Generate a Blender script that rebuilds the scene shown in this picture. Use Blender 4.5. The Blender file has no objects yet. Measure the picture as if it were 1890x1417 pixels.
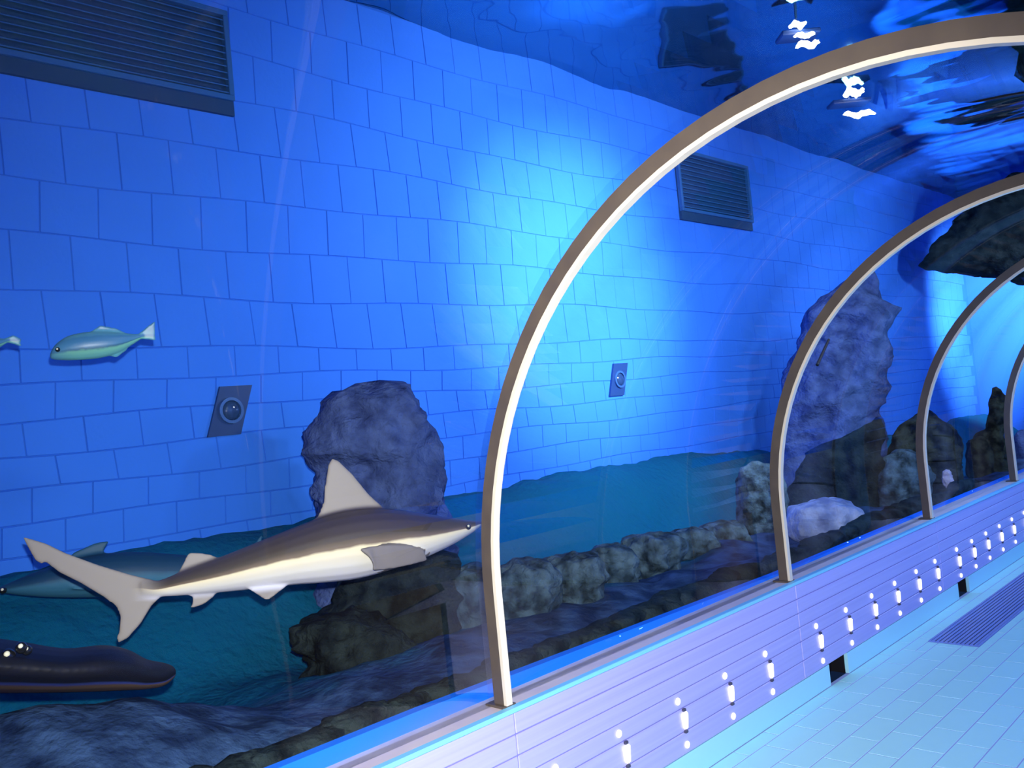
import bpy, bmesh, math, random
from mathutils import Vector, Matrix, noise

random.seed(7)
S = bpy.context.scene
COL = S.collection

# ------------------------------------------------------------------ camera
FPX, W, H = 1623.8, 1890.0, 1417.0
YAW, PITCH, ROLL = .7675, .0315, -.0971
CAM = Vector((0, 0, 1.575))
_f = Vector((-math.sin(YAW)*math.cos(PITCH), math.cos(YAW)*math.cos(PITCH), math.sin(PITCH)))
_r0 = Vector((math.cos(YAW), math.sin(YAW), 0)); _u0 = _r0.cross(_f)
_r = _r0*math.cos(ROLL) + _u0*math.sin(ROLL)
_u = -_r0*math.sin(ROLL) + _u0*math.cos(ROLL)
cam_data = bpy.data.cameras.new('camera')
cam = bpy.data.objects.new('camera', cam_data); COL.objects.link(cam)
cam_data.sensor_fit = 'HORIZONTAL'; cam_data.sensor_width = 36
cam_data.lens = 36*FPX/W
cam_data.clip_start = .02; cam_data.clip_end = 200
m3 = Matrix((_r, _u, -_f)).transposed()
cam.matrix_world = Matrix.Translation(CAM) @ m3.to_4x4()
S.camera = cam

def ray(x, y):
    return (_f*FPX + _r*(x-W/2) - _u*(y-H/2)).normalized()
def at_x(x, y, X):
    d = ray(x, y); return CAM + d*((X-CAM.x)/d.x)
def at_z(x, y, Z):
    d = ray(x, y); return CAM + d*((Z-CAM.z)/d.z)

# ------------------------------------------------------------------ world, light, exposure
world = bpy.data.worlds.new('world'); S.world = world; world.use_nodes = True
bg = world.node_tree.nodes['Background']
bg.inputs[0].default_value = (.02, .05, .16, 1); bg.inputs[1].default_value = .25
S.view_settings.view_transform = 'Standard'; S.view_settings.look = 'None'
S.view_settings.gamma = 1; S.view_settings.use_curve_mapping = False
S.view_settings.exposure = 0.0
S.cycles.transparent_max_bounces = 24
S.cycles.max_bounces = 6; S.cycles.diffuse_bounces = 3; S.cycles.glossy_bounces = 3; S.cycles.transmission_bounces = 4; S.cycles.volume_bounces = 0
S.cycles.adaptive_threshold = .05
S.cycles.caustics_reflective = False; S.cycles.caustics_refractive = False
S.cycles.sample_clamp_indirect = 4

def spot(name, loc, target, watts, size, col=(1, 1, 1), blend=1.0, rad=.12):
    d = bpy.data.lights.new(name, 'SPOT'); d.energy = watts; d.color = col
    d.spot_size = math.radians(size); d.spot_blend = blend; d.shadow_soft_size = rad
    o = bpy.data.objects.new(name, d); COL.objects.link(o)
    o.location = loc
    o.rotation_euler = (Vector(target)-Vector(loc)).to_track_quat('-Z', 'Y').to_euler()
    return o
def point(name, loc, watts, col=(1, 1, 1), rad=.05):
    d = bpy.data.lights.new(name, 'POINT'); d.energy = watts; d.color = col; d.shadow_soft_size = rad
    o = bpy.data.objects.new(name, d); COL.objects.link(o); o.location = loc
    return o

# spots over the tunnel: pools for the two wall glows, added unseen fills
COOL = (.72, .85, 1.0)
spot('flood_near_pool', (-1.3, 5.4, 3.1), (-5, 6.1, 2.62), 2100, 52, COOL)
spot('flood_near_soft', (-1.3, 5.6, 3.2), (-5, 6.15, 2.6), 700, 104, COOL)
spot('fill_near_wide', (-.9, 6.4, 3.3), (-5, 6.9, 2.7), 300, 150, COOL)
spot('flood_far_pool', (-2.0, 14.8, 3.3), (-4.95, 16.9, 2.35), 2600, 66, COOL)
spot('fill_far_wide', (-1.2, 11.2, 3.2), (-5, 12.4, 2.2), 520, 110, COOL)
spot('fill_wall_near', (-.9, 1.6, 3.5), (-5, 2.4, 2.8), 50, 130, COOL)
spot('fill_right_near', (-.3, 3.5, 3.4), (3.4, 4.0, 2.6), 900, 120, COOL)
# added unseen fill for the tank's blue light (cool), camera's own flash (warm)
for k, yy in enumerate((4.2, 6.2, 8.2, 10.2, 12.2)):
    point('tunnel_fill', (-.35, yy, 2.1), 56 if k else 40, (.30, .55, 1.0), .06)
spot('camera_flash', (.02, .03, 1.68), CAM+ray(960, 950)*4, 900, 96, (1.0, .93, .82), 1.0, .02)

# ------------------------------------------------------------------ materials
def mat(name, col, rough=.5, spec=.5, noise_amt=0, noise_scale=8, col2=None, bump=0, bump_scale=30, detail=6, metallic=0, emit=None, emit_s=0):
    m = bpy.data.materials.new(name); m.use_nodes = True
    nt = m.node_tree; b = nt.nodes['Principled BSDF']
    b.inputs['Base Color'].default_value = (*col, 1)
    b.inputs['Roughness'].default_value = rough
    b.inputs['Specular IOR Level'].default_value = spec
    b.inputs['Metallic'].default_value = metallic
    if emit:
        b.inputs['Emission Color'].default_value = (*emit, 1); b.inputs['Emission Strength'].default_value = emit_s
    if col2 or bump:
        tc = nt.nodes.new('ShaderNodeTexCoord')
    if col2:
        n = nt.nodes.new('ShaderNodeTexNoise'); n.inputs['Scale'].default_value = noise_scale; n.inputs['Detail'].default_value = detail
        nt.links.new(tc.outputs['Object'], n.inputs['Vector'])
        r = nt.nodes.new('ShaderNodeValToRGB')
        r.color_ramp.elements[0].position = .5-noise_amt; r.color_ramp.elements[1].position = .5+noise_amt
        r.color_ramp.elements[0].color = (*col, 1); r.color_ramp.elements[1].color = (*col2, 1)
        nt.links.new(n.outputs['Fac'], r.inputs['Fac']); nt.links.new(r.outputs['Color'], b.inputs['Base Color'])
    if bump:
        n2 = nt.nodes.new('ShaderNodeTexNoise'); n2.inputs['Scale'].default_value = bump_scale; n2.inputs['Detail'].default_value = 8
        nt.links.new(tc.outputs['Object'], n2.inputs['Vector'])
        bp = nt.nodes.new('ShaderNodeBump'); bp.inputs['Strength'].default_value = bump; bp.inputs['Distance'].default_value = .03
        nt.links.new(n2.outputs['Fac'], bp.inputs['Height']); nt.links.new(bp.outputs['Normal'], b.inputs['Normal'])
    return m

M = {}
M['block'] = mat('blue_block', (.032, .182, .80), .7, .12, .3, 2.0, (.037, .200, .86), .1, 25)
M['grout'] = mat('blue_grout', (.023, .138, .64), .8, .1)
M['wall_dim'] = mat('tank_wall_paint', (.032, .185, .80), .6, .3)
M['floor_tile'] = mat('floor_tile', (.42, .86, .97), .55, .2, .3, 5, (.48, .92, .99))
M['floor_joint'] = mat('floor_joint', (.34, .44, .80), .7, .2)
M['plank_core'] = mat('plank_core', (.20, .20, .52), .8, .2)
M['plank'] = mat('lavender_plank', (.36, .36, .80), .28, .5, .2, 4, (.43, .43, .88))
def streaks(m, sc):
    nt = m.node_tree; n = [k for k in nt.nodes if k.type == 'TEX_NOISE'][0]
    l = n.inputs['Vector'].links[0]; src = l.from_socket; nt.links.remove(l)
    mp = nt.nodes.new('ShaderNodeMapping'); mp.inputs['Scale'].default_value = sc
    nt.links.new(src, mp.inputs['Vector']); nt.links.new(mp.outputs[0], n.inputs['Vector'])
M['plank'].node_tree.nodes['Principled BSDF'].inputs['Roughness'].default_value = .33
streaks(M['plank'], (6, .12, 14))
M['skirting'] = mat('skirting', (.36, .74, .93), .35, .5)
M['ledge'] = mat('ledge_strip', (.20, .62, .95), .35, .5)
M['sill'] = mat('sill', (.56, .50, .58), .5, .4, .2, 6, (.66, .60, .62))
M['sealant'] = mat('blue_sealant', (.012, .19, .95), .9, .05)
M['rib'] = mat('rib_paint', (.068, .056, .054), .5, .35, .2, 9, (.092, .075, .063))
M['rib_edge_lit'] = mat('rib_paint_lit', (.62, .58, .50), .30, .5)  # same paint as the web, made lighter where it faces the flash
M['black'] = mat('black', (.006, .006, .012), .6, .2)
M['clip'] = mat('clip', (.05, .05, .10), .5, .4)
M['led'] = mat('led_lens', (.6, .58, .5), .3, .3, emit=(1, .94, .74), emit_s=2.0)
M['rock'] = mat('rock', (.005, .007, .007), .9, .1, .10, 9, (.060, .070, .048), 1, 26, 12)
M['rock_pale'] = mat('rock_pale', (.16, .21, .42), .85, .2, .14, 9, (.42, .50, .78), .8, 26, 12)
M['rock_blue'] = mat('rock_bluegrey', (.038, .062, .185), .9, .1, .16, 9, (.095, .150, .37), 1, 26, 12)  # blue light and acrylic reflection over the rocks put into the colour
M['rock_dark'] = mat('rock_shadowed', (.003, .006, .010), .9, .08, .12, 8, (.022, .034, .038), 1, 26, 12)  # darker copy of the rock, shadow put into the colour
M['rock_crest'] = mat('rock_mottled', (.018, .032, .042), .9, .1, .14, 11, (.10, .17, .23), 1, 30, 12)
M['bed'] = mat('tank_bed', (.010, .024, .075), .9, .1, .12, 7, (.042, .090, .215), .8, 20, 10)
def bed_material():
    # tunnel-side gravel with blue reflection painted in, smooth teal sand towards the wall
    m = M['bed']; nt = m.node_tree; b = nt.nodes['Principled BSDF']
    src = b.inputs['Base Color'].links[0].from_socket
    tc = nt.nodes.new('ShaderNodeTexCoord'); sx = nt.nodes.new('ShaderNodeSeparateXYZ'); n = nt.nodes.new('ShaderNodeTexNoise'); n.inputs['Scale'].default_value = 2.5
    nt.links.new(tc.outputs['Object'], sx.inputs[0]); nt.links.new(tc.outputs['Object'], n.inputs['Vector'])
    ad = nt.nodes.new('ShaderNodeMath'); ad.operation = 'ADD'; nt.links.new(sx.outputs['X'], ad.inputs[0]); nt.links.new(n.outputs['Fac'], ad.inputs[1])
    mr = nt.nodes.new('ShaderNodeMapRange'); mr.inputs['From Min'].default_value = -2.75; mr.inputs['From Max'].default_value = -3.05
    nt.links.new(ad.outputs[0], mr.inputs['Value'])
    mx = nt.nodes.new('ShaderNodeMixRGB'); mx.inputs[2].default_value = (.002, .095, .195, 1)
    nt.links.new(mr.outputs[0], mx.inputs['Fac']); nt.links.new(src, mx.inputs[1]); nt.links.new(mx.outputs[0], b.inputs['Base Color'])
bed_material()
M['grille_dark'] = mat('grille_dark', (.008, .045, .14), .7, .3)
M['grille'] = mat('grille_slat', (.02, .11, .34), .6, .3)
M['lamp_plate'] = mat('lamp_plate', (.010, .040, .16), .5, .4)
M['lamp_ring'] = mat('lamp_ring', (.03, .10, .32), .3, .6)
M['lamp_glass'] = mat('lamp_glass', (.02, .05, .14), .05, .8)
M['steel'] = mat('grate_bar', (.16, .26, .72), .35, .5)
M['eye'] = mat('eye', (.9, .86, .62), .12, .8)  # cream of the eye highlights, painted rather than reflected
M['eye_dark'] = mat('eye_dark', (.01, .01, .01), .08, .8)
M['coral'] = mat('pale_coral', (.55, .50, .75), .8, .3, .2, 30, (.75, .7, .85), .5, 40)

def acrylic():
    m = bpy.data.materials.new('acrylic'); m.use_nodes = True
    nt = m.node_tree; nt.nodes.clear()
    out = nt.nodes.new('ShaderNodeOutputMaterial'); mix = nt.nodes.new('ShaderNodeMixShader')
    tr = nt.nodes.new('ShaderNodeBsdfTransparent'); tr.inputs[0].default_value = (.965, .985, 1.0, 1)
    gl = nt.nodes.new('ShaderNodeBsdfGlossy'); gl.inputs['Roughness'].default_value = .0
    gl.inputs['Color'].default_value = (1, 1, 1, 1)
    lw = nt.nodes.new('ShaderNodeLayerWeight')
    p = nt.nodes.new('ShaderNodeMath'); p.operation = 'POWER'; p.inputs[1].default_value = 5
    ma = nt.nodes.new('ShaderNodeMath'); ma.operation = 'MULTIPLY_ADD'; ma.inputs[1].default_value = .22; ma.inputs[2].default_value = .005
    nt.links.new(lw.outputs['Facing'], p.inputs[0]); nt.links.new(p.outputs[0], ma.inputs[0])
    nt.links.new(ma.outputs[0], mix.inputs['Fac'])
    nt.links.new(tr.outputs[0], mix.inputs[1]); nt.links.new(gl.outputs[0], mix.inputs[2])
    nt.links.new(mix.outputs[0], out.inputs['Surface'])
    return m
M['acrylic'] = acrylic()
def water():
    m = bpy.data.materials.new('water_surface'); m.use_nodes = True
    nt = m.node_tree; nt.nodes.clear()
    out = nt.nodes.new('ShaderNodeOutputMaterial'); g = nt.nodes.new('ShaderNodeBsdfGlass')
    g.inputs['IOR'].default_value = 1.33; g.inputs['Roughness'].default_value = 0.06
    g.inputs['Color'].default_value = (.13, .36, .45, 1)
    nt.links.new(g.outputs[0], out.inputs['Surface'])
    return m
M['water'] = water()

def skin(name, ramp, fin, rough=.55, zig=.10, scale=9):
    """countershaded skin: colour by the 'shade' attribute (0 belly .. 1 back), broken up by noise"""
    m = bpy.data.materials.new(name); m.use_nodes = True
    nt = m.node_tree; b = nt.nodes['Principled BSDF']; b.inputs['Roughness'].default_value = rough
    at = nt.nodes.new('ShaderNodeAttribute'); at.attribute_name = 'shade'
    tc = nt.nodes.new('ShaderNodeTexCoord'); n = nt.nodes.new('ShaderNodeTexNoise')
    n.inputs['Scale'].default_value = scale; n.inputs['Detail'].default_value = 7
    nt.links.new(tc.outputs['Object'], n.inputs['Vector'])
    ma = nt.nodes.new('ShaderNodeMath'); ma.operation = 'MULTIPLY_ADD'; ma.inputs[1].default_value = zig; ma.inputs[2].default_value = -zig/2
    ad = nt.nodes.new('ShaderNodeMath'); ad.operation = 'ADD'
    nt.links.new(n.outputs['Fac'], ma.inputs[0]); nt.links.new(ma.outputs[0], ad.inputs[0]); nt.links.new(at.outputs['Fac'], ad.inputs[1])
    r = nt.nodes.new('ShaderNodeValToRGB')
    els = r.color_ramp.elements
    els[0].position, els[0].color = ramp[0][0], (*ramp[0][1], 1)
    els[1].position, els[1].color = ramp[-1][0], (*ramp[-1][1], 1)
    for pos, c in ramp[1:-1]:
        e = els.new(pos); e.color = (*c, 1)
    nt.links.new(ad.outputs[0], r.inputs['Fac'])
    fa = nt.nodes.new('ShaderNodeAttribute'); fa.attribute_name = 'fin'
    mx = nt.nodes.new('ShaderNodeMixRGB'); mx.inputs[2].default_value = (*fin, 1)
    nt.links.new(fa.outputs['Fac'], mx.inputs[0]); nt.links.new(r.outputs['Color'], mx.inputs[1]); nt.links.new(mx.outputs[0], b.inputs['Base Color'])
    b.inputs['Specular IOR Level'].default_value = .3
    return m
M['shark'] = skin('shark_skin', [(0, (.62, .62, .74)), (.20, (.74, .72, .68)), (.44, (.84, .74, .50)), (.48, (.17, .12, .085)), (.60, (.060, .046, .038)), (.85, (.050, .042, .055)), (1.0, (.07, .06, .09))], (.30, .27, .255))  # purple along the top of the back is blue rim light painted in
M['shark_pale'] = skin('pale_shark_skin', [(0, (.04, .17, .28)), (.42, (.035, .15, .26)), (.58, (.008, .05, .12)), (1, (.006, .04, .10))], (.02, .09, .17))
M['fish'] = skin('fish_skin', [(0, (.10, .36, .42)), (.32, (.15, .42, .32)), (.40, (.03, .12, .22)), (.48, (.05, .19, .36)), (.8, (.04, .16, .34)), (1, (.10, .32, .44))], (.06, .2, .36), .35, .12, 60)
M['ray'] = skin('ray_skin', [(0, (.10, .060, .040)), (.15, (.13, .08, .05)), (.19, (.04, .06, .26)), (.24, (.005, .005, .010)), (1, (.005, .006, .016))], (.005, .006, .016), .55, .02, 20)

# ------------------------------------------------------------------ mesh helpers
def obj(name, me, material, parent=None, smooth=False):
    o = bpy.data.objects.new(name, me); COL.objects.link(o)
    if material and not me.materials: me.materials.append(material)
    if parent: o.parent = parent
    if smooth:
        for p in me.polygons: p.use_smooth = True
    return o
def mesh(name, verts, faces):
    me = bpy.data.meshes.new(name); me.from_pydata([tuple(v) for v in verts], [], faces); me.update(); return me
def from_bm(name, bm):
    me = bpy.data.meshes.new(name); bm.normal_update(); bm.to_mesh(me); bm.free(); return me
def bbox_mesh(name, x0, x1, y0, y1, z0, z1, bev=0):
    bm = bmesh.new()
    bmesh.ops.create_cube(bm, size=1)
    for v in bm.verts:
        v.co = ((x0+x1)/2+v.co.x*(x1-x0), (y0+y1)/2+v.co.y*(y1-y0), (z0+z1)/2+v.co.z*(z1-z0))
    if bev: bmesh.ops.bevel(bm, geom=list(bm.edges), offset=bev, segments=1, affect='EDGES')
    return from_bm(name, bm)
def box(name, x0, x1, y0, y1, z0, z1, m, parent=None, bev=0):
    return obj(name, bbox_mesh(name, x0, x1, y0, y1, z0, z1, bev), m, parent)
def tag(o, label, cat=None, group=None, kind=None):
    o['label'] = label
    if cat: o['category'] = cat
    if group: o['group'] = group
    if kind: o['kind'] = kind
    return o
def empty(name, loc=(0, 0, 0)):
    o = bpy.data.objects.new(name, None); COL.objects.link(o); o.location = loc; o.empty_display_size = .1
    return o
def structure(o, label=None):
    o['kind'] = 'structure'
    if label: o['label'] = label
    return o

# ------------------------------------------------------------------ dimensions
XL = -2.13                 # face of the left kerb
XC, ZC, RAD = -.836, .978, 1.35   # tunnel arch (centre line of the ribs)
XR = 2*XC - XL             # face of the right kerb
ZB = .58                   # top of the kerb
Y0, Y1 = -1.2, 17.0        # tunnel length built
WALL_X, WATER_Z, TANK_Y1, RIGHT_X = -5.0, 4.63, 17.2, 3.4
HOOPS = [2.065+2.03*k for k in range(0, 8)]

# ------------------------------------------------------------------ tunnel floor
floor = structure(box('floor', XL-.02, XR+.02, Y0, Y1, -.12, -.0012, M['floor_joint']), 'pale cyan tiled walkway floor inside the tunnel')
TW, TL, GAP = .1335, .27, .0055
def tile_mesh(w, l):
    g = GAP/2; c = .0006
    v = [(g, g, -.0014), (w-g, g, -.0014), (w-g, l-g, -.0014), (g, l-g, -.0014), (g+c, g+c, 0), (w-g-c, g+c, 0), (w-g-c, l-g-c, 0), (g+c, l-g-c, 0)]
    return mesh('tile', v, [(0, 1, 5, 4), (1, 2, 6, 5), (2, 3, 7, 6), (3, 0, 4, 7), (4, 5, 6, 7)])
tile_full = tile_mesh(TW, TL); tile_full.materials.append(M['floor_tile'])
tile_edge = tile_mesh(.08, TL); tile_edge.materials.append(M['floor_tile'])
rest_v, rest_f = [], []
GRATE = (-1.975, -1.70, 5.33, 8.10)
for row in range(-1, 20):
    x = XL if row < 0 else XL+.08+row*TW
    if x+TW > XR: break
    off = 0 if row % 2 else TL/2
    for k in range(int((Y1-Y0)/TL)-1):
        y = 3.64-off+TL*(k-16)
        if y < Y0 or y+TL > Y1: continue
        w_ = .08 if row < 0 else TW
        if x+w_ > GRATE[0]+.01 and x < GRATE[1]-.01 and y+TL > GRATE[2]+.01 and y < GRATE[3]-.01:
            gx0_, gx1_, gy0_, gy1_ = GRATE
            for a0, a1, b0, b1 in ((x, min(x+w_, gx0_), y, y+TL), (max(x, gx1_), x+w_, y, y+TL), (max(x, gx0_), min(x+w_, gx1_), y, min(y+TL, gy0_)), (max(x, gx0_), min(x+w_, gx1_), max(y, gy1_), y+TL)):
                if a1-a0 > .015 and b1-b0 > .015:
                    t = obj('tile', tile_mesh(a1-a0, b1-b0), M['floor_tile'], floor); t.location = (a0, b0, 0)
            continue
        inview = 2.3 < y < 9.2 and x < -.27*y+.55
        me = tile_edge if row < 0 else tile_full
        if inview:
            t = bpy.data.objects.new('tile', me); COL.objects.link(t); t.location = (x, y, random.uniform(-.0003, .0003)); t.parent = floor
        else:
            b0 = len(rest_v)
            rest_v += [(v.co.x+x, v.co.y+y, v.co.z) for v in me.vertices]
            rest_f += [tuple(i+b0 for i in p.vertices) for p in me.polygons]
t = obj('tile_field', mesh('tile_field', rest_v, rest_f), M['floor_tile'], floor); t['kind'] = 'stuff'
# steel grate let into the walkway
g = empty('floor_grate', ((GRATE[0]+GRATE[1])/2, (GRATE[2]+GRATE[3])/2, 0))
tag(g, 'long slotted steel drain grate let into the walkway tiles', 'grate')
gx0, gx1, gy0, gy1 = GRATE[0]-g.location.x, GRATE[1]-g.location.x, GRATE[2]-g.location.y, GRATE[3]-g.location.y
box('tray', gx0, gx1, gy0, gy1, -.0011, -.0004, M['black'], g)
for a in ((gx0, gx0+.012, gy0, gy1), (gx1-.012, gx1, gy0, gy1), (gx0+.012, gx1-.012, gy0, gy0+.012), (gx0+.012, gx1-.012, gy1-.012, gy1)):
    box('frame_bar', a[0], a[1], a[2], a[3], -.0004, .004, M['steel'], g)
NB = 11
barm = bbox_mesh('slot_bar', -.0075, .0075, gy0+.012, gy1-.012, -.0004, .003); barm.materials.append(M['steel'])
for k in range(NB):
    o = bpy.data.objects.new('slot_bar', barm); COL.objects.link(o); o.parent = g
    o.location.x = gx0+.012+(k+.5)*(gx1-gx0-.024)/NB

# ------------------------------------------------------------------ kerbs
VENTS = [2.33+2.035*k for k in range(-1, 7)]
PL = [(.505, .578), (.435, .505), (.365, .435), (.295, .365), (.200, .295), (.11, .200)]
def kerb(side):
    s = 1 if side == 'left' else -1
    X = XL if side == 'left' else XR
    c = empty('trim_1' if side == 'left' else 'trim_2', (X, 0, 0)); c['kind'] = 'structure'
    c['label'] = 'lavender planked kerb panel below the acrylic with pale skirting'
    def b(name, d0, d1, y0, y1, z0, z1, m, bev=0):          # d: depth behind the kerb face
        a, e = -s*d0, -s*d1
        return box(name, min(a, e), max(a, e), y0, y1, z0, z1, m, c, bev)
    b('core', .004, .25, Y0, Y1, .112, .572, M['plank_core'])
    for z0, z1 in PL:
        for k in range(-1, 8):
            ya, yb = HOOPS[0]+2.03*(k-1)+.002, HOOPS[0]+2.03*k-.002
            ya, yb = max(ya, Y0), min(yb, Y1)
            b('plank', random.uniform(0, .0012), .019, ya, yb, z0+.002, z1-.002, M['plank'], .0025)
    b('ledge_strip', -.012, .02, Y0, Y1, .58, .596, M['ledge'], .003)
    b('sill', .02, .175, Y0, Y1, .575, .592, M['sill'], .003)
    vv = []; ff = []; yy = [Y0, 1.0, 1.8, 2.4, 3.2, 4.2, 6.0, Y1]
    for q in yy:
        zt = .645-.040*max(0, min(1, (q-1.8)/2.4))
        vv += [(-s*.150, q, .592), (-s*.19, q, .592), (-s*.19, q, zt), (-s*.150, q, zt)]
    for i in range(len(yy)-1):
        for k in range(4): ff.append((4*i+k, 4*i+4+k, 4*i+4+(k+1) % 4, 4*i+(k+1) % 4))
    ff += [(0, 1, 2, 3), (len(vv)-1, len(vv)-2, len(vv)-3, len(vv)-4)]
    me = mesh('sealant_strip', vv, ff)
    bm = bmesh.new(); bm.from_mesh(me); bmesh.ops.recalc_face_normals(bm, faces=list(bm.faces)); bm.to_mesh(me); bm.free()
    obj('sealant_strip', me, M['sealant'], c)
    last = Y0
    for v in VENTS:
        if v-.0 > last: b('skirting', .0, .02, last, v, .002, .11, M['skirting'])
        b('vent_recess', .10, .12, v-.01, v+.24, 0, .11, M['black'])
        b('vent_cheek', .02, .10, v-.01, v, 0, .11, M['black']); b('vent_cheek', .02, .10, v+.225, v+.235, 0, .11, M['black'])
        b('vent_top', .02, .10, v, v+.225, .105, .111, M['black'])
        last = v+.225
    b('skirting', 0, .02, last, Y1, .002, .11, M['skirting'])
    return c
kerb('left'); kerb('right')

# small lights set into the kerb planks
LY = [2.27, 2.633, 3.03, 3.40, 3.763, 4.30, 4.66, 5.01, 5.355, 5.71, 6.05, 6.48, 6.81, 7.14, 7.48, 7.82, 8.17, 8.55]
lens_bm = bmesh.new(); bmesh.ops.create_cube(lens_bm, size=1)
for v in lens_bm.verts:
    k = .55 if v.co.z < 0 else 1.0
    v.co = (v.co.x*.016, v.co.y*.040*k, v.co.z*.066)
bmesh.ops.bevel(lens_bm, geom=list(lens_bm.edges), offset=.005, segments=2, affect='EDGES')
lens_me = from_bm('lens', lens_bm); lens_me.materials.append(M['led'])
def dome(name, r, flat, m):
    bm = bmesh.new(); bmesh.ops.create_uvsphere(bm, u_segments=12, v_segments=8, radius=r)
    for v in bm.verts: v.co.x *= flat
    me = from_bm(name, bm); me.materials.append(m)
    for p in me.polygons: p.use_smooth = True
    return me
dot_me = dome('dot', .0145, .5, M['led'])  # glare of the lens on glossy planks, added as glowing dots
clip_me = bbox_mesh('clip', -.006, .006, -.009, .009, -.006, .006, .002); clip_me.materials.append(M['clip'])
def kerb_light(X, y, s, label, grp):
    t = empty('kerb_light', (X, y, .245)); tag(t, label, 'light', grp)
    for nm, me, dz, dx in (('lens', lens_me, 0, .004), ('clip', clip_me, .044, .004), ('clip', clip_me, -.044, .004), ('upper_dot', dot_me, .088, .003), ('lower_dot', dot_me, -.098, .003)):
        o = bpy.data.objects.new(nm, me); COL.objects.link(o); o.parent = t; o.location = (s*dx, -.035 if nm == 'upper_dot' else 0, dz)
for y in LY: kerb_light(XL, y, 1, 'small white light set in lavender kerb planks with two glare dots', 'lights along the lavender kerb')


# ------------------------------------------------------------------ ribs and acrylic
def arch_path(rad, zb=ZB+.012, n=48):
    pts = [(XC-rad, zb)]
    for k in range(1, 4): pts.append((XC-rad, zb+(ZC-zb)*k/4))
    for k in range(n+1):
        a = math.pi - math.pi*k/n
        pts.append((XC+rad*math.cos(a), ZC+rad*math.sin(a)))
    for k in range(3, 0, -1): pts.append((XC+rad, zb+(ZC-zb)*k/4))
    pts.append((XC+rad, zb))
    return pts
def arch_bar(name, r0, r1, y0, y1, n=48, zb=ZB+.012):
    A, B = arch_path(r0, zb, n), arch_path(r1, zb, n)
    v = []; f = []
    for (a, b) in zip(A, B):
        v += [(a[0], y0, a[1]), (b[0], y0, b[1]), (b[0], y1, b[1]), (a[0], y1, a[1])]
    N = len(A)
    for i in range(N-1):
        p, q = 4*i, 4*i+4
        for k in range(4): f.append((p+k, q+k, q+(k+1) % 4, p+(k+1) % 4))
    f.append((0, 1, 2, 3)); f.append((4*N-4, 4*N-1, 4*N-2, 4*N-3))
    me = mesh(name, v, f)
    bm = bmesh.new(); bm.from_mesh(me); bmesh.ops.recalc_face_normals(bm, faces=list(bm.faces)); bm.to_mesh(me); bm.free()
    return me
RIB_LABEL = ['cream arched tunnel rib crossing in front of the shark snout',
             'cream arched tunnel rib beside the pale boulder',
             'cream arched tunnel rib between the boulder and far rocks',
             'slim arched tunnel rib in front of far craggy rock stack']
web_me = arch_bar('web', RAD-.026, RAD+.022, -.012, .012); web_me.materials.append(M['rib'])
edge_me = arch_bar('inner_edge', RAD-.039, RAD-.026, -.014, .014); edge_me.materials.append(M['rib_edge_lit'])
foot_me = bbox_mesh('foot_plate', -.05, .04, -.03, .03, .592, .60, .002); foot_me.materials.append(M['rib'])
for k, y in enumerate(HOOPS):
    t = empty('tunnel_rib', (0, y, 0))
    lab = RIB_LABEL[k] if k <= 3 else 'cream arched tunnel rib far down the walkway'
    tag(t, lab, 'rib', 'arched ribs of the tunnel')
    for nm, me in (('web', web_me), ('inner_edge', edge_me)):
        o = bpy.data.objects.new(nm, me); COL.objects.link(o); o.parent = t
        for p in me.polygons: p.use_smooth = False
    for sx in (-1, 1):
        o = bpy.data.objects.new('foot_plate', foot_me); COL.objects.link(o); o.parent = t; o.location.x = XC+sx*RAD
PANE_LABEL = {0: 'clear curved acrylic pane in front of the swimming shark', 1: 'clear curved acrylic pane over the low rock ridge', 2: 'clear curved acrylic pane over the tall rock column and pale boulder',
              3: 'clear curved acrylic pane over the round-topped rock'}
ys = [Y0]+HOOPS
for k in range(len(ys)):
    a, b = ys[k], (ys[k+1] if k+1 < len(ys) else Y1)
    me = arch_bar('acrylic_pane', RAD+.024, RAD+.064, a+.001, b-.001, 64)
    o = obj('acrylic_pane', me, M['acrylic'], None, True)
    for p in me.polygons:
        if len(p.vertices) == 4 and abs(p.normal.y) > .9: p.use_smooth = False
    tag(o, PANE_LABEL.get(k, 'clear curved acrylic pane of the tunnel roof'), 'acrylic pane', 'acrylic panes of the tunnel')

# ------------------------------------------------------------------ tank walls of blue blocks
wall = structure(box('wall_left', WALL_X-.3, WALL_X-.006, -2.0, TANK_Y1, -.6, 6.2, M['grout']), 'blue painted block wall of the tank')
BH, BW = .315, .305
def zrow(k, y):
    return (2.45+BH*k if k >= -1 else 2.45-BH+.178*(k+1)) + (.018 if k >= -1 else .012)*math.sin(1.3*y+.9*k)+.010*math.sin(3.3*y+2.1*k+.5)
def block_geo(k, y0, y1, ph):
    g = .0026; c = .002
    def e(y, top): return zrow(k+1 if top else k, y)
    sk = .018*math.sin(k*1.7)
    ys_ = [y0+g, y1-g]
    P = []
    for X, i in ((WALL_X-.007, 0), (WALL_X, c)):
        P += [(X, ys_[0]+i+sk*.0, e(y0, 0)+g+i), (X, ys_[1]-i, e(y1, 0)+g+i), (X, ys_[1]-i+sk, e(y1, 1)-g-i), (X, ys_[0]+i+sk, e(y0, 1)-g-i)]
    F = [(4, 5, 6, 7), (0, 1, 5, 4), (1, 2, 6, 5), (2, 3, 7, 6), (3, 0, 4, 7)]
    dx = random.uniform(-.002, .001)
    P = P[:4]+[(p[0]+dx, p[1], p[2]) for p in P[4:]]
    return P, F
rv, rf = [], []; nblk = 0
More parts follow.
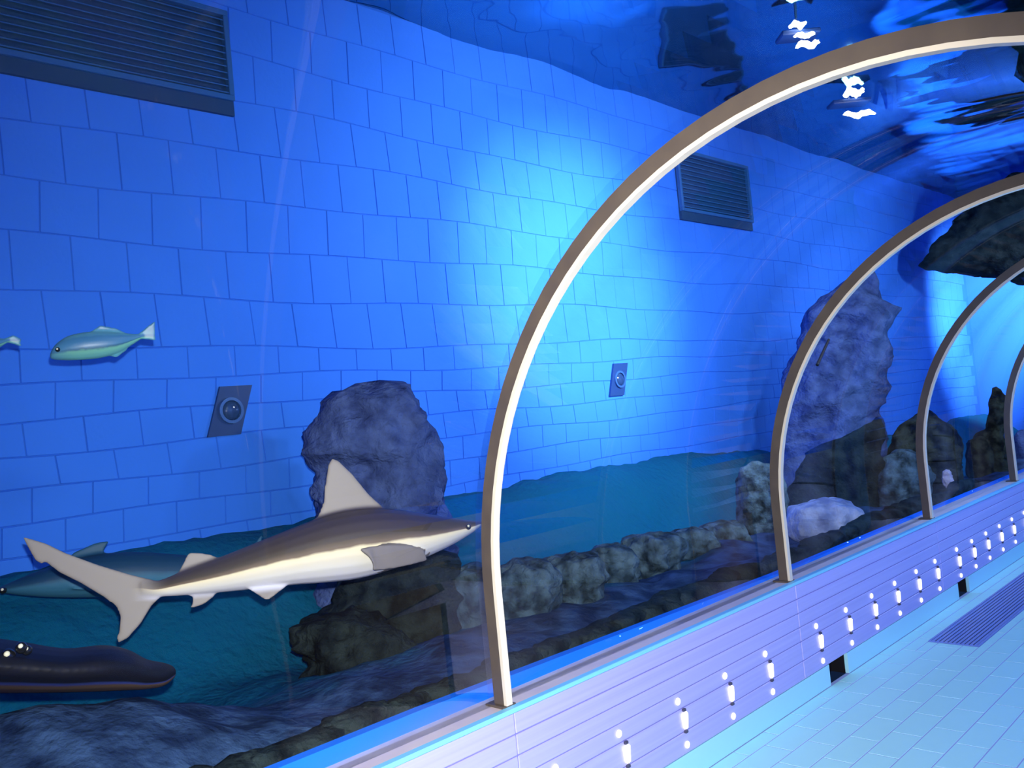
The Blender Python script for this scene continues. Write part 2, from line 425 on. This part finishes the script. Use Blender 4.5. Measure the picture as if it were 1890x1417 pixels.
for k in range(-14, 7):
    for j in range(-12, 72):
        y0 = 1.52+BW*j+(BW/2 if k % 2 else 0); y1 = y0+BW
        if y0 < -1.9 or y1 > TANK_Y1 or zrow(k, y0) > 4.9: continue
        P, F = block_geo(k, y0, y1, 0)
        if -7 <= k <= 6 and .9 < y0 < 7.0 and nblk < 300:
            obj('block', mesh('block', P, F), M['block'], wall); nblk += 1
        else:
            b0 = len(rv); rv += P; rf += [tuple(i+b0 for i in q) for q in F]
o = obj('block_field', mesh('block_field', rv, rf), M['block'], wall); o['kind'] = 'stuff'
structure(box('wall_right', RIGHT_X, RIGHT_X+.3, -2.0, TANK_Y1, -.6, 6.2, M['wall_dim']), 'blue painted wall on the other side of the tank')
structure(box('wall_back', WALL_X-.3, RIGHT_X+.3, TANK_Y1, TANK_Y1+.3, -.6, 6.2, M['wall_dim']), 'blue painted far end wall of the tank')
structure(box('wall_front', WALL_X-.3, RIGHT_X+.3, -2.3, -2.0, -.6, 6.2, M['wall_dim']), 'blue painted wall of the tank behind the viewer')

# wall grilles
def grille(y0, y1, z0, z1, label):
    t = empty('wall_grille', (WALL_X, (y0+y1)/2, (z0+z1)/2)); tag(t, label, 'grille', 'grilles high on the tank wall')
    hy, hz = (y1-y0)/2, (z1-z0)/2
    box('back_plate', .004, .010, -hy, hy, -hz, hz, M['grille_dark'], t)
    fr = .035
    for a in ((-hy, hy, hz-fr, hz), (-hy, hy, -hz, -hz+fr), (-hy, -hy+fr, -hz+fr, hz-fr), (hy-fr, hy, -hz+fr, hz-fr)):
        box('frame_bar', .010, .055, a[0], a[1], a[2], a[3], M['grille'], t, .004)
    n = 12; st = (2*hz-2*fr)/n
    sm = mesh('slat', [(.012, -hy+fr, .010), (.012, hy-fr, .010), (.045, hy-fr, -.012), (.045, -hy+fr, -.012), (.012, -hy+fr, .016), (.012, hy-fr, .016), (.045, hy-fr, -.004), (.045, -hy+fr, -.004)],
              [(3, 2, 1, 0), (4, 5, 6, 7), (0, 1, 5, 4), (1, 2, 6, 5), (2, 3, 7, 6), (3, 0, 4, 7)])
    sm.materials.append(M['grille'])
    for k in range(n):
        o = bpy.data.objects.new('slat', sm); COL.objects.link(o); o.parent = t; o.location.z = -hz+fr+(k+.5)*st
    # a dark drip sill below
    box('lower_lip', .004, .03, -hy, hy, -hz-.09, -hz, M['grille_dark'], t)
grille(1.37, 2.87, 3.70, 4.28, 'large dark slatted grille above the yellow-green fish')
grille(7.95, 9.45, 3.50, 4.17, 'slatted grille on the wall behind the nearest ribs')

# lamp niches in the wall
def ring_me(name, r0, r1, x0, x1, n=28):
    v = []; f = []
    for k in range(n):
        a = 2*math.pi*k/n; c, s_ = math.cos(a), math.sin(a)
        v += [(x0, r0*c, r0*s_), (x0, r1*c, r1*s_), (x1, r1*c, r1*s_), (x1, r0*c, r0*s_)]
    for k in range(n):
        p, q = 4*k, 4*((k+1) % n)
        for j in range(4): f.append((p+j, q+j, q+(j+1) % 4, p+(j+1) % 4))
    return mesh(name, v, f)
def niche(y, z, label):
    t = empty('wall_lamp', (WALL_X, y, z)); tag(t, label, 'lamp', 'round lamps in dark niches low on the tank wall')
    sh = .09
    v = []
    for X in (.004, .022):
        v += [(X, -.115-sh/2, -.15), (X, .10-sh/2, -.15), (X, .115+sh/2, .15), (X, -.10+sh/2, .15)]
    obj('plate', mesh('plate', v, [(0, 3, 2, 1), (4, 5, 6, 7), (0, 1, 5, 4), (1, 2, 6, 5), (2, 3, 7, 6), (3, 0, 4, 7)]), M['lamp_plate'], t)
    rg = obj('ring', ring_me('ring', .062, .080, .022, .040), M['lamp_ring'], t)
    o = obj('lens', dome('lens', .060, .45, M['lamp_glass']), None, rg); o.location.x = .024
niche(2.67, 1.75, 'round lamp in a dark niche above the shark tail')
niche(6.60, 1.78, 'round lamp in a dark niche between the tall ribs')

# ------------------------------------------------------------------ tank bed
def sm(a, b, x):
    t = max(0, min(1, (x-a)/(b-a))); return t*t*(3-2*t)
def bed_z(x, y):
    n = noise.fractal(Vector((x*1.3, y*1.3, 3.1)), 1.0, 2.0, 4)
    n2 = noise.fractal(Vector((x*5, y*5, 7.7)), 1.0, 2.0, 4)
    if x < XC:
        z = .50 - .12*sm(-3.2, -3.9, x) + .62*sm(-4.1, -5.0, x)*(1-.45*sm(7, 12, y))
        near = 1-sm(-3.0, -3.6, x) if x < -3 else 1
        z += .26*math.exp(-((x+3.15)/.42)**2-((y-.75)/.75)**2)      # mound under the ray
        amp = .05+.05*near
        z -= .12*sm(4, 12, y)*(1-sm(-4.1, -5.0, x))
    else:
        z = .48; amp = .09
    return z+amp*n+.022*n2
def grid(name, x0, x1, y0, y1, st, fz):
    nx, ny = int((x1-x0)/st)+1, int((y1-y0)/st)+1
    v = []; f = []
    for j in range(ny):
        y = y0+(y1-y0)*j/(ny-1)
        for i in range(nx):
            x = x0+(x1-x0)*i/(nx-1); v.append((x, y, fz(x, y)))
    for j in range(ny-1):
        for i in range(nx-1):
            a = j*nx+i; f.append((a, a+1, a+nx+1, a+nx))
    return mesh(name, v, f)
KL = XL-.20; KR = XR+.20
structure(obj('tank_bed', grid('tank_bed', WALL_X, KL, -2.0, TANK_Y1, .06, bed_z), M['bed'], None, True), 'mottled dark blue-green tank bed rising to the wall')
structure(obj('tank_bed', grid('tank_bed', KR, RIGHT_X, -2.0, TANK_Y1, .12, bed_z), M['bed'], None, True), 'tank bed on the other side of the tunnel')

# ------------------------------------------------------------------ water surface
def ripple(x, y):
    h = .010*math.sin(2.1*x+3.0*y+.4)+.008*math.sin(-2.6*x+4.1*y+1.9)+.005*math.sin(6.0*x+2.0*y)
    return WATER_Z+h+.018*noise.fractal(Vector((x*1.1, y*2.2, 1.5)), 1.0, 2.0, 3)
o = obj('water_surface', grid('water_surface', WALL_X, RIGHT_X, -2.0, TANK_Y1, .07, ripple), M['water'], None, True)
structure(o, 'rippled water surface seen from below')

# ------------------------------------------------------------------ rocks
def rock(loc, size, seed, m, label, group=None, sub=4, rough=.30, freq=1.6, craggy=.12, rotz=0, flat=.0, name='rock', cat='rock', lean=0):
    bm = bmesh.new(); bmesh.ops.create_icosphere(bm, subdivisions=sub, radius=1)
    rnd = random.Random(seed); off = Vector((rnd.uniform(0, 50), rnd.uniform(0, 50), rnd.uniform(0, 50)))
    sx, sy, sz = size
    for v in bm.verts:
        n = v.co.normalized()
        # squarer than a ball
        mx = max(abs(n.x), abs(n.y), abs(n.z)); p = n*(1+.28*(1/max(mx, .58)-1))
        w_ = Vector((p.x*sx, p.y*sy, p.z*sz))
        d = noise.fractal(w_*freq+off, 1.0, 2.1, 5)
        rg = 1-abs(noise.noise(w_*freq*2.6+off*1.3))*2
        k = 1+rough*d+craggy*rg
        q = Vector((w_.x*k, w_.y*k, w_.z*(1+.5*(k-1))))
        q += n*min(sx, sy, sz)*.16*noise.noise(w_*freq*6+off)
        q.x += lean*q.z
        v.co = q
    me = from_bm(name, bm)
    o = obj(name, me, m, None, True); o.location = loc; o.rotation_euler.z = rotz
    tag(o, label, cat, group)
    return o
def rock_px(px_top, px_bot, half_w_px, X, seed, m, label, depth=None, **kw):
    """a rock whose top and foot show at these pixels, standing at wall distance X"""
    a, b = at_x(*px_top, X), at_x(*px_bot, X)
    d = (a-CAM).dot(_f); wpx = half_w_px*d/FPX
    bz = bed_z(X, (a.y+b.y)/2)
    zb = min(b.z, bz)-.05
    c = Vector((X, (a.y+b.y)/2, (a.z+zb)/2))
    kw.setdefault('rotz', YAW)
    return rock(c, (wpx*.95, (depth or wpx*.8), (a.z-zb)/2*.98), seed, m, label, **kw)

def outline_rock(rows, X, seed, m, label, depth=.8, amp=.10, freq=2.2, st=.028, group=None):
    """a crag whose left and right edges follow the given rows (y, x left, x right), at wall distance X"""
    rnd = random.Random(seed); off = Vector((rnd.uniform(0, 50), rnd.uniform(0, 50), rnd.uniform(0, 50)))
    yc = sum(r_[1]+r_[2] for r_ in rows)/(2*len(rows)); o0 = at_x(yc, (rows[0][0]+rows[-1][0])/2, X)
    D = (o0-CAM).length; d = (o0-CAM).normalized(); d.z = 0; d.normalize()
    rr = Vector((0, 0, 1)).cross(-d); 
    def hit(px, py):
        q = ray(px, py); t = (o0-CAM).dot(d)/q.dot(d); p = CAM+q*t-o0; return p.dot(rr), p.z
    R_ = []
    for y, a, b in rows:
        (xa, za), (xb, zb) = hit(a, y), hit(b, y); R_.append(((za+zb)/2, xa, xb))
    base = bed_z(X, o0.y)-.12-o0.z
    R_.append((min(base, R_[-1][0]-.1), R_[-1][1], R_[-1][2]))
    zt, zb = R_[0][0], R_[-1][0]; nz = max(12, int((zt-zb)/st)); n = 56
    v = []; f = []
    for i in range(nz+1):
        z = zt+(zb-zt)*i/nz; j = 0
        while j < len(R_)-2 and R_[j+1][0] > z: j += 1
        t = max(0, min(1, (R_[j][0]-z)/max(1e-6, R_[j][0]-R_[j+1][0])))
        xa, xb = R_[j][1]+(R_[j+1][1]-R_[j][1])*t, R_[j][2]+(R_[j+1][2]-R_[j][2])*t
        c, hw = (xa+xb)/2, (xb-xa)/2
        for k in range(n):
            a = 2*math.pi*k/n; ca, sa = math.cos(a), math.sin(a)
            e = (abs(ca)**3+abs(sa)**3)**(-1/3)*.93
            p = Vector((c+hw*e*ca, hw*e*depth*sa, z))
            dd = amp*noise.fractal(p*freq+off, 1.0, 2.1, 6)+amp*.55*(1-2*abs(noise.noise(p*freq*2.3+off*1.4)))-amp*.3
            g_ = min(1, hw/.15)
            v.append((p.x+ca*dd*g_, p.y+sa*dd*g_, z+.4*amp*noise.noise(p*freq*3+off)))
    for i in range(nz):
        for k in range(n): f.append((i*n+k, i*n+(k+1) % n, (i+1)*n+(k+1) % n, (i+1)*n+k))
    v.append((sum(q[0] for q in v[:n])/n, sum(q[1] for q in v[:n])/n, zt+.03)); f += [((k+1) % n, k, len(v)-1) for k in range(n)]; f.append(tuple(nz*n+k for k in range(n)))
    me = mesh('rock', v, f)
    bm = bmesh.new(); bm.from_mesh(me); bmesh.ops.recalc_face_normals(bm, faces=list(bm.faces)); bm.to_mesh(me); bm.free()
    ob = obj('rock', me, m, None, True)
    ob.matrix_world = Matrix.Translation(o0) @ Matrix((rr, d, Vector((0, 0, 1)))).transposed().to_4x4()
    tag(ob, label, 'rock', group); return ob
# tall column and its neighbours
outline_rock([(506, 1588, 1618), (515, 1575, 1622), (530, 1545, 1625), (560, 1500, 1622), (573, 1488, 1640), (580, 1484, 1657), (600, 1478, 1656), (615, 1470, 1646), (640, 1465, 1644), (700, 1440, 1634), (760, 1432, 1632), (820, 1430, 1640), (880, 1430, 1640), (930, 1432, 1646)], -3.75, 3, M['rock_blue'], 'tall craggy rock column rising behind the pale boulder', amp=.13, freq=1.8)
outline_rock([(775, 1606, 1630), (790, 1580, 1636), (805, 1545, 1640), (818, 1500, 1642), (830, 1478, 1642), (870, 1452, 1644), (930, 1442, 1646)], -3.30, 17, M['rock_dark'], 'added dark rock marking the reflection edge at the tall column foot behind the boulder', amp=.07, freq=3, depth=.35)  # added rock for the dark column foot below the acrylic's reflection edge
rock_px((1405, 850), (1405, 975), 42, -3.35, 5, M['rock_crest'], 'jagged blue-grey rock at the foot of the second rib', sub=5, rough=.35, freq=3)
outline_rock([(760, 1698, 1722), (768, 1680, 1738), (785, 1662, 1756), (815, 1646, 1772), (850, 1642, 1776), (900, 1640, 1778), (940, 1640, 1782)], -3.1, 8, M['rock'], 'dark round-topped rock by the third rib', amp=.08, freq=2.6)
rock_px((1665, 830), (1665, 950), 48, -3.0, 9, M['rock_crest'], 'sloping mottled grey rock leaning against the round-topped rock', sub=5, rough=.3, freq=2.4)
outline_rock([(718, 1830, 1848), (735, 1822, 1858), (760, 1824, 1856), (790, 1816, 1860), (800, 1797, 1860), (840, 1792, 1860), (870, 1800, 1862), (900, 1808, 1865)], -3.0, 12, M['rock'], 'narrow dark craggy rock stack by the far rib', amp=.08, freq=2.6)
rock_px((1812, 800), (1812, 905), 24, -3.0, 13, M['rock'], 'low jagged rock at the foot of the craggy stack', sub=4, rough=.34, freq=2.6)
rock_px((1893, 790), (1893, 890), 24, -3.0, 14, M['rock_blue'], 'rock half hidden beyond the slim far rib', sub=4)
rock_px((1522, 920), (1522, 985), 72, -2.78, 15, M['rock_pale'], 'pale blue-white boulder lying against the acrylic', sub=5, rough=.16, freq=2.0, craggy=.06)
outline_rock([(322, 1850, 1900), (335, 1825, 1960), (360, 1782, 1990), (400, 1738, 2010), (440, 1708, 2020), (466, 1692, 2025), (478, 1712, 2030), (488, 1760, 2030), (500, 1840, 2030), (525, 1905, 2032), (600, 1925, 2035), (700, 1930, 2038), (850, 1925, 2042), (900, 1920, 2045)], -3.25, 30, M['rock_dark'], 'added dark crag for rocks mirrored in the surface above the far glow', amp=.12, freq=1.8, depth=.5)  # made-up crag; stands for rocks mirrored in the water, darkens reflections too
# stack behind the shark
outline_rock([(710, 650, 750), (718, 612, 765), (735, 594, 772), (765, 586, 778), (800, 578, 800), (850, 570, 815), (900, 565, 835), (950, 575, 850), (1000, 580, 850)], -4.35, 21, M['rock_blue'], 'broad blue rock stack rising behind the shark fin', amp=.10, freq=2.6, depth=.6)
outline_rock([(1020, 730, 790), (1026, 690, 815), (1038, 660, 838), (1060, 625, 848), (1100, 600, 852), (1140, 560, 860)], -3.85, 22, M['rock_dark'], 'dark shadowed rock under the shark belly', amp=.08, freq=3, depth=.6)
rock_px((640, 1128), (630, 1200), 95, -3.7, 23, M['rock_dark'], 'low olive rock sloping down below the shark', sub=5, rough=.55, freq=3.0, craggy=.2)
rock_px((875, 1040), (875, 1120), 48, -3.55, 24, M['rock_crest'], 'grey rock beside the near rib below the shark snout', sub=5, rough=.3, freq=3)
# low ridge between the first two ribs
RG = 'low rocks in the ridge between the ribs'
RL = 'low mossy rock in the ridge between the two near ribs'
for i, (x, y0, y1, hw, X) in enumerate([(965, 1030, 1100, 58, -3.3), (1050, 1018, 1085, 62, -3.3), (1130, 1005, 1065, 48, -3.35), (1200, 985, 1045, 55, -3.4), (1275, 972, 1025, 50, -3.4), (1340, 962, 1010, 45, -3.4)]):
    rock_px((x, y0), (x, y1), hw, X, 40+i, M['rock_crest'], RL, group=RG, sub=5, rough=.34, freq=3.4)
# dark stones lying along the foot of the acrylic
FG = 'dark stones lying along the foot of the acrylic'
for i in range(44):
    y = .45+.175*i+random.uniform(-.05, .05)
    s_ = random.uniform(.07, .12)
    rock((XL-.20-.10+random.uniform(-.03, .0), y, .600+random.uniform(-.02, .015)), (s_*.6, s_*1.5, s_*.5), 60+i, M['rock_dark'], 'small dark stone lying along the foot of the acrylic', group=FG, sub=4, rough=.4, freq=7, rotz=random.uniform(-.3, .3))
# pale coral by the third rib
p = at_x(1750, 885, -2.75)
rock(p, (.045, .045, .085), 90, M['coral'], 'small pale coral clump in front of the dark round-topped rock', sub=4, freq=12, rough=.4, name='coral', cat='coral')

# ------------------------------------------------------------------ animals
def plane_basis(px, D):
    d = ray(*px); rr = (_r-d*_r.dot(d)).normalized(); uu = rr.cross(d)
    o = CAM+d*D
    return o, rr, d, uu
def animal(name, center, D, sections, fins, m, voxel, label, cat, group=None, eye=None, darkbox=None):
    """sections: (top px, bottom px, half width m); fins: (outline px, thickness m, [out-of-plane offset per point])"""
    o0, rr, dd, uu = plane_basis(center, D)
    def loc(px):
        d = ray(*px); t = (o0-CAM).dot(dd)/d.dot(dd); q = CAM+d*t-o0
        return q.dot(rr), q.dot(uu)
    bm = bmesh.new(); n = 20; rings = []; prof = []
    for top, bot, hw in sections:
        a, b = loc(top), loc(bot); prof.append(((a[0]+b[0])/2, a[1], b[1], hw))
        c = ((a[0]+b[0])/2, (a[1]+b[1])/2); h = Vector((a[0]-b[0], a[1]-b[1]))/2
        ring = []
        for k in range(n):
            t = 2*math.pi*k/n
            ring.append(bm.verts.new((c[0]+h.x*math.cos(t), hw*math.sin(t), c[1]+h.y*math.cos(t))))
        rings.append(ring)
    for A, B in zip(rings, rings[1:]):
        for k in range(n): bm.faces.new((A[k], A[(k+1) % n], B[(k+1) % n], B[k]))
    bm.faces.new(rings[0]); bm.faces.new(rings[-1][::-1])
    for fin in fins:
        pts, th = fin[0], fin[1]; offs = fin[2] if len(fin) > 2 else [0]*len(pts)
        L = [loc(p_) for p_ in pts]
        A = [bm.verts.new((x, o_-th/2, z)) for (x, z), o_ in zip(L, offs)]
        B = [bm.verts.new((x, o_+th/2, z)) for (x, z), o_ in zip(L, offs)]
        fa = bm.faces.new(A); fb = bm.faces.new(B[::-1])
        for k in range(len(A)): bm.faces.new((A[k], B[k], B[(k+1) % len(A)], A[(k+1) % len(A)]))
        bmesh.ops.triangulate(bm, faces=[fa, fb])
    bmesh.ops.recalc_face_normals(bm, faces=list(bm.faces))
    # smooth the loft lengthwise, then fuse everything into one skin
    tmp = bpy.data.objects.new('tmp', from_bm('tmp', bm)); COL.objects.link(tmp)
    md = tmp.modifiers.new('r', 'REMESH'); md.mode = 'VOXEL'; md.voxel_size = voxel
    s1 = tmp.modifiers.new('s', 'SMOOTH'); s1.factor = .5; s1.iterations = 4
    dg = bpy.context.evaluated_depsgraph_get()
    me = bpy.data.meshes.new_from_object(tmp.evaluated_get(dg)); bpy.data.objects.remove(tmp)
    me.name = name; me.materials.clear()
    prof.sort()
    dbx = None
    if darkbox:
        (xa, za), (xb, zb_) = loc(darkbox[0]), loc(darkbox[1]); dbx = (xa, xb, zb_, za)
    at = me.attributes.new('shade', 'FLOAT', 'POINT'); af = me.attributes.new('fin', 'FLOAT', 'POINT')
    for i, v in enumerate(me.vertices):
        x, z = v.co.x, v.co.z
        j = 0
        while j < len(prof)-2 and prof[j+1][0] < x: j += 1
        a, b = prof[j], prof[j+1]; t = max(0, min(1, (x-a[0])/max(1e-6, b[0]-a[0])))
        zt, zb, hw_ = a[1]+(b[1]-a[1])*t, a[2]+(b[2]-a[2])*t, a[3]+(b[3]-a[3])*t
        out = max(z-zt, zb-z, -v.co.y-hw_-.004, (prof[0][0]+.09-x)*.16, (x-prof[-1][0])*.25)
        at.data[i].value = max(.02, min(.98, (z-zb)/max(1e-4, zt-zb)))
        af.data[i].value = sm(-.004, .022, out)
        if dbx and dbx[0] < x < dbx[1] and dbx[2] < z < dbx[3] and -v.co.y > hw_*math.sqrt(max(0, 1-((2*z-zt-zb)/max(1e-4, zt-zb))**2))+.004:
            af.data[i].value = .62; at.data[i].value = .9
    ob = obj(name, me, m, None, True)
    ob.matrix_world = Matrix.Translation(o0) @ Matrix((rr, dd, uu)).transposed().to_4x4()
    tag(ob, label, cat, group)
    for e in eye or []:
        (px, r_, out, mm) = e
        x, z = loc(px)
        eo = obj('eye', dome('eye', r_, 1, mm), None, ob); eo.location = (x, -out, z)
        gl = obj('glint', dome('glint', r_*.42, 1, M['eye']), None, eo); gl.location = (-r_*.15, -r_*.75, r_*.25)  # highlight on the eye, added as a small cream ball
    return ob

def densify(secs, k=4):
    """Catmull-Rom through the section pairs so the flanks run smoothly"""
    out = []
    P = [(*a, *b, c) for a, b, c in secs]; N = len(P)
    for i in range(N-1):
        p0, p1, p2, p3 = P[max(0, i-1)], P[i], P[i+1], P[min(N-1, i+2)]
        for j in range(k):
            t = j/k; q = []
            for d in range(5):
                a, b, c, e = p0[d], p1[d], p2[d], p3[d]
                q.append(.5*(2*b+(c-a)*t+(2*a-5*b+4*c-e)*t*t+(3*b-a-3*c+e)*t**3))
            out.append(((q[0], q[1]), (q[2], q[3]), max(.004, q[4])))
    out.append(secs[-1]); return out

SH = densify([((262, 1068), (262, 1100), .018), ((292, 1071), (295, 1101), .026), ((345, 1050), (350, 1098), .045), ((410, 1026), (420, 1092), .068), ((480, 998), (480, 1086), .088), ((545, 972), (545, 1079), .106),
      ((605, 950), (600, 1075), .120), ((660, 939), (660, 1068), .125), ((715, 938), (720, 1052), .122), ((770, 945), (775, 1033), .110), ((820, 953), (830, 1008), .090), ((860, 959), (867, 986), .064), ((880, 961), (883, 974), .040), ((897, 962), (897, 967), .012)])
shark_fins = [
    ([(300, 1074), (265, 1066), (240, 1060), (180, 1042), (120, 1020), (85, 1003), (42, 990), (55, 1015), (66, 1034), (77, 1040), (83, 1035), (110, 1056), (150, 1076), (190, 1100), (214, 1114), (223, 1130), (224, 1150), (217, 1187), (236, 1177), (260, 1150), (280, 1117), (300, 1098)], .020),
    ([(575, 968), (592, 946), (599, 925), (602, 885), (606, 858), (613, 846), (625, 851), (650, 875), (680, 912), (712, 941), (680, 965), (620, 975)], .022),
    ([(328, 1058), (338, 1040), (345, 1025), (352, 1019), (385, 1022), (405, 1030), (390, 1045)], .014),
    ([(352, 1094), (360, 1106), (351, 1121), (362, 1120), (376, 1115), (396, 1100), (400, 1085)], .014),
    ([(452, 1082), (478, 1098), (490, 1106), (498, 1104), (530, 1080), (500, 1072)], .016, [-.03, -.05, -.06, -.06, -.03, -.03]),
    ([(776, 1016), (745, 1007), (712, 1005), (675, 1009), (655, 1014), (672, 1027), (682, 1040), (680, 1052), (715, 1049), (750, 1042), (782, 1034)], .018, [-.095, -.115, -.135, -.150, -.158, -.160, -.155, -.150, -.125, -.105, -.080]),
]
animal('shark', (480, 1030), 3.9, SH, shark_fins, M['shark'], .0065, 'brown-backed pale-bellied shark with tall dorsal fin swimming along the acrylic', 'shark',
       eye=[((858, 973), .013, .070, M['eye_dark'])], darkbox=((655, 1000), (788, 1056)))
# second shark, behind the first one's tail, heading the other way
S2 = densify([((-6, 1086), (-6, 1092), .01), ((20, 1074), (25, 1097), .05), ((80, 1050), (85, 1102), .09), ((160, 1026), (165, 1103), .11), ((240, 1018), (245, 1100), .11), ((320, 1022), (322, 1092), .085), ((390, 1030), (392, 1078), .05), ((440, 1035), (440, 1062), .025), ((470, 1035), (470, 1050), .015)])
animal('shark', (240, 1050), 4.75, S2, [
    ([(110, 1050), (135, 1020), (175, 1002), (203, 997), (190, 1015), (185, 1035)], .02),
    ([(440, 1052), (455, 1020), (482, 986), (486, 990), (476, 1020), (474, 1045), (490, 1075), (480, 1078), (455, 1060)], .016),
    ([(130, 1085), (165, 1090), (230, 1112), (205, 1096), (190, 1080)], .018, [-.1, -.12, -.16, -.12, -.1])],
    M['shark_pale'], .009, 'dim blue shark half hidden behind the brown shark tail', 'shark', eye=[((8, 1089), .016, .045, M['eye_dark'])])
# fish
F1 = densify([((94, 648), (92, 656), .006), ((104, 634), (96, 663), .022), ((125, 620), (120, 665), .034), ((155, 613), (155, 664), .040), ((190, 611), (190, 660), .038), ((220, 613), (222, 650), .030), ((245, 616), (248, 634), .016), ((262, 616), (263, 624), .008)])
animal('fish', (180, 635), 4.1, F1, [
    ([(256, 616), (272, 602), (287, 592), (284, 612), (288, 628), (275, 627), (258, 625)], .010),
    ([(165, 614), (185, 600), (215, 606), (235, 616), (200, 622)], .010),
    ([(195, 655), (215, 660), (235, 645), (222, 640)], .010)],
    M['fish'], .0045, 'yellow-green and blue jack fish swimming below the large grille', 'fish', 'jack fish by the wall', eye=[((107, 645), .010, .030, M['eye_dark'])])
F2 = densify([((-95, 650), (-97, 656), .006), ((-85, 634), (-90, 662), .022), ((-55, 622), (-60, 662), .036), ((-25, 622), (-25, 652), .030), ((0, 624), (0, 641), .016), ((14, 625), (14, 632), .008)])
animal('fish', (-40, 640), 4.1, F2, [([(8, 625), (25, 618), (40, 626), (36, 632), (40, 640), (22, 634), (8, 632)], .010)],
       M['fish'], .0045, 'fish with only its green tail showing beside the jack fish', 'fish', 'jack fish by the wall')
# ray hovering over the bed
RY = densify([((-330, 1215), (-330, 1262), .10), ((-230, 1190), (-230, 1270), .30), ((-120, 1176), (-120, 1276), .36), ((-40, 1174), (-40, 1279), .34), ((40, 1184), (40, 1279), .30), ((120, 1196), (120, 1278), .26), ((190, 1190), (190, 1276), .22), ((235, 1198), (235, 1274), .17), ((270, 1216), (270, 1272), .12), ((300, 1222), (302, 1266), .08), ((318, 1228), (320, 1252), .04), ((325, 1236), (325, 1244), .015)])
animal('stingray', (80, 1230), 3.45, RY, [], M['ray'], .0085, 'dark ray with brown underside hovering over the rocky bed', 'ray',
       eye=[((43, 1198), .018, .285, M['eye_dark']), ((20, 1212), .022, .27, M['eye_dark']), ((52, 1202), .016, .275, M['eye_dark'])])
# thin dark sliver hanging in front of the column
a, b = at_x(1508, 674, -2.9), at_x(1530, 626, -2.9)
bm = bmesh.new()
bmesh.ops.create_cone(bm, segments=10, radius1=.012, radius2=.010, depth=(b-a).length, cap_ends=True)
bmesh.ops.bevel(bm, geom=[e for e in bm.edges if len(e.link_faces) == 2 and e.calc_face_angle(0) > 1], offset=.004, segments=2, affect='EDGES')
o = obj('stick', from_bm('stick', bm), M['black']); o.location = (a+b)/2; o.rotation_euler = (b-a).to_track_quat('Z', 'Y').to_euler()
tag(o, 'thin short black stick drifting in front of the tall rock column', 'stick')

# made-up glowing shapes under the surface stand in for lamp glare on ripples
M['glint'] = mat('glare_glow', (.9, .9, .9), .3, .3, emit=(1, .97, .9), emit_s=9)
def surface_glare(px, parts, label):
    c = at_z(*px, 4.44)
    t = empty('surface_glare', c); tag(t, label, 'lamp', 'added glow shapes for glare on the water surface')
    d = (c-CAM).dot(_f)/FPX
    t.rotation_euler.z = YAW
    box('added_hanger', -.008, .008, -.008, .008, .075, .55, M['lamp_plate'], t)
    box('added_housing', -.9*40*d, .9*40*d, -.10, .10, .035, .075, M['lamp_plate'], t, .01)
    for dx, dz, w_, r_ in parts:
        bm = bmesh.new(); bmesh.ops.create_uvsphere(bm, u_segments=48, v_segments=16, radius=1)
        for v in bm.verts:
            q = v.co*1.0; k = 1+.9*noise.noise(Vector((q.x*3.5+dx, q.z*2+dz, 4.2)))
            v.co = (q.x*w_*d*(1+.3*noise.noise(Vector((q.z*3, dx, 1)))), q.y*.03, q.z*r_*d*k+.5*r_*d*math.sin(q.x*5+dz))
        o = obj('glare_blob', from_bm('glare_blob', bm), M['glint'], t, True); o.location = (dx*d, -.12, -dz*d)
surface_glare((1474, 78), [(-8, -22, 17, 5), (2, -2, 20, 4), (6, 16, 22, 6)], 'added white glow for glare on the rippled surface outside the first bay')
surface_glare((1568, 200), [(2, -22, 20, 7), (8, 18, 30, 5)], 'added white glow for glare on the rippled surface inside the near rib')
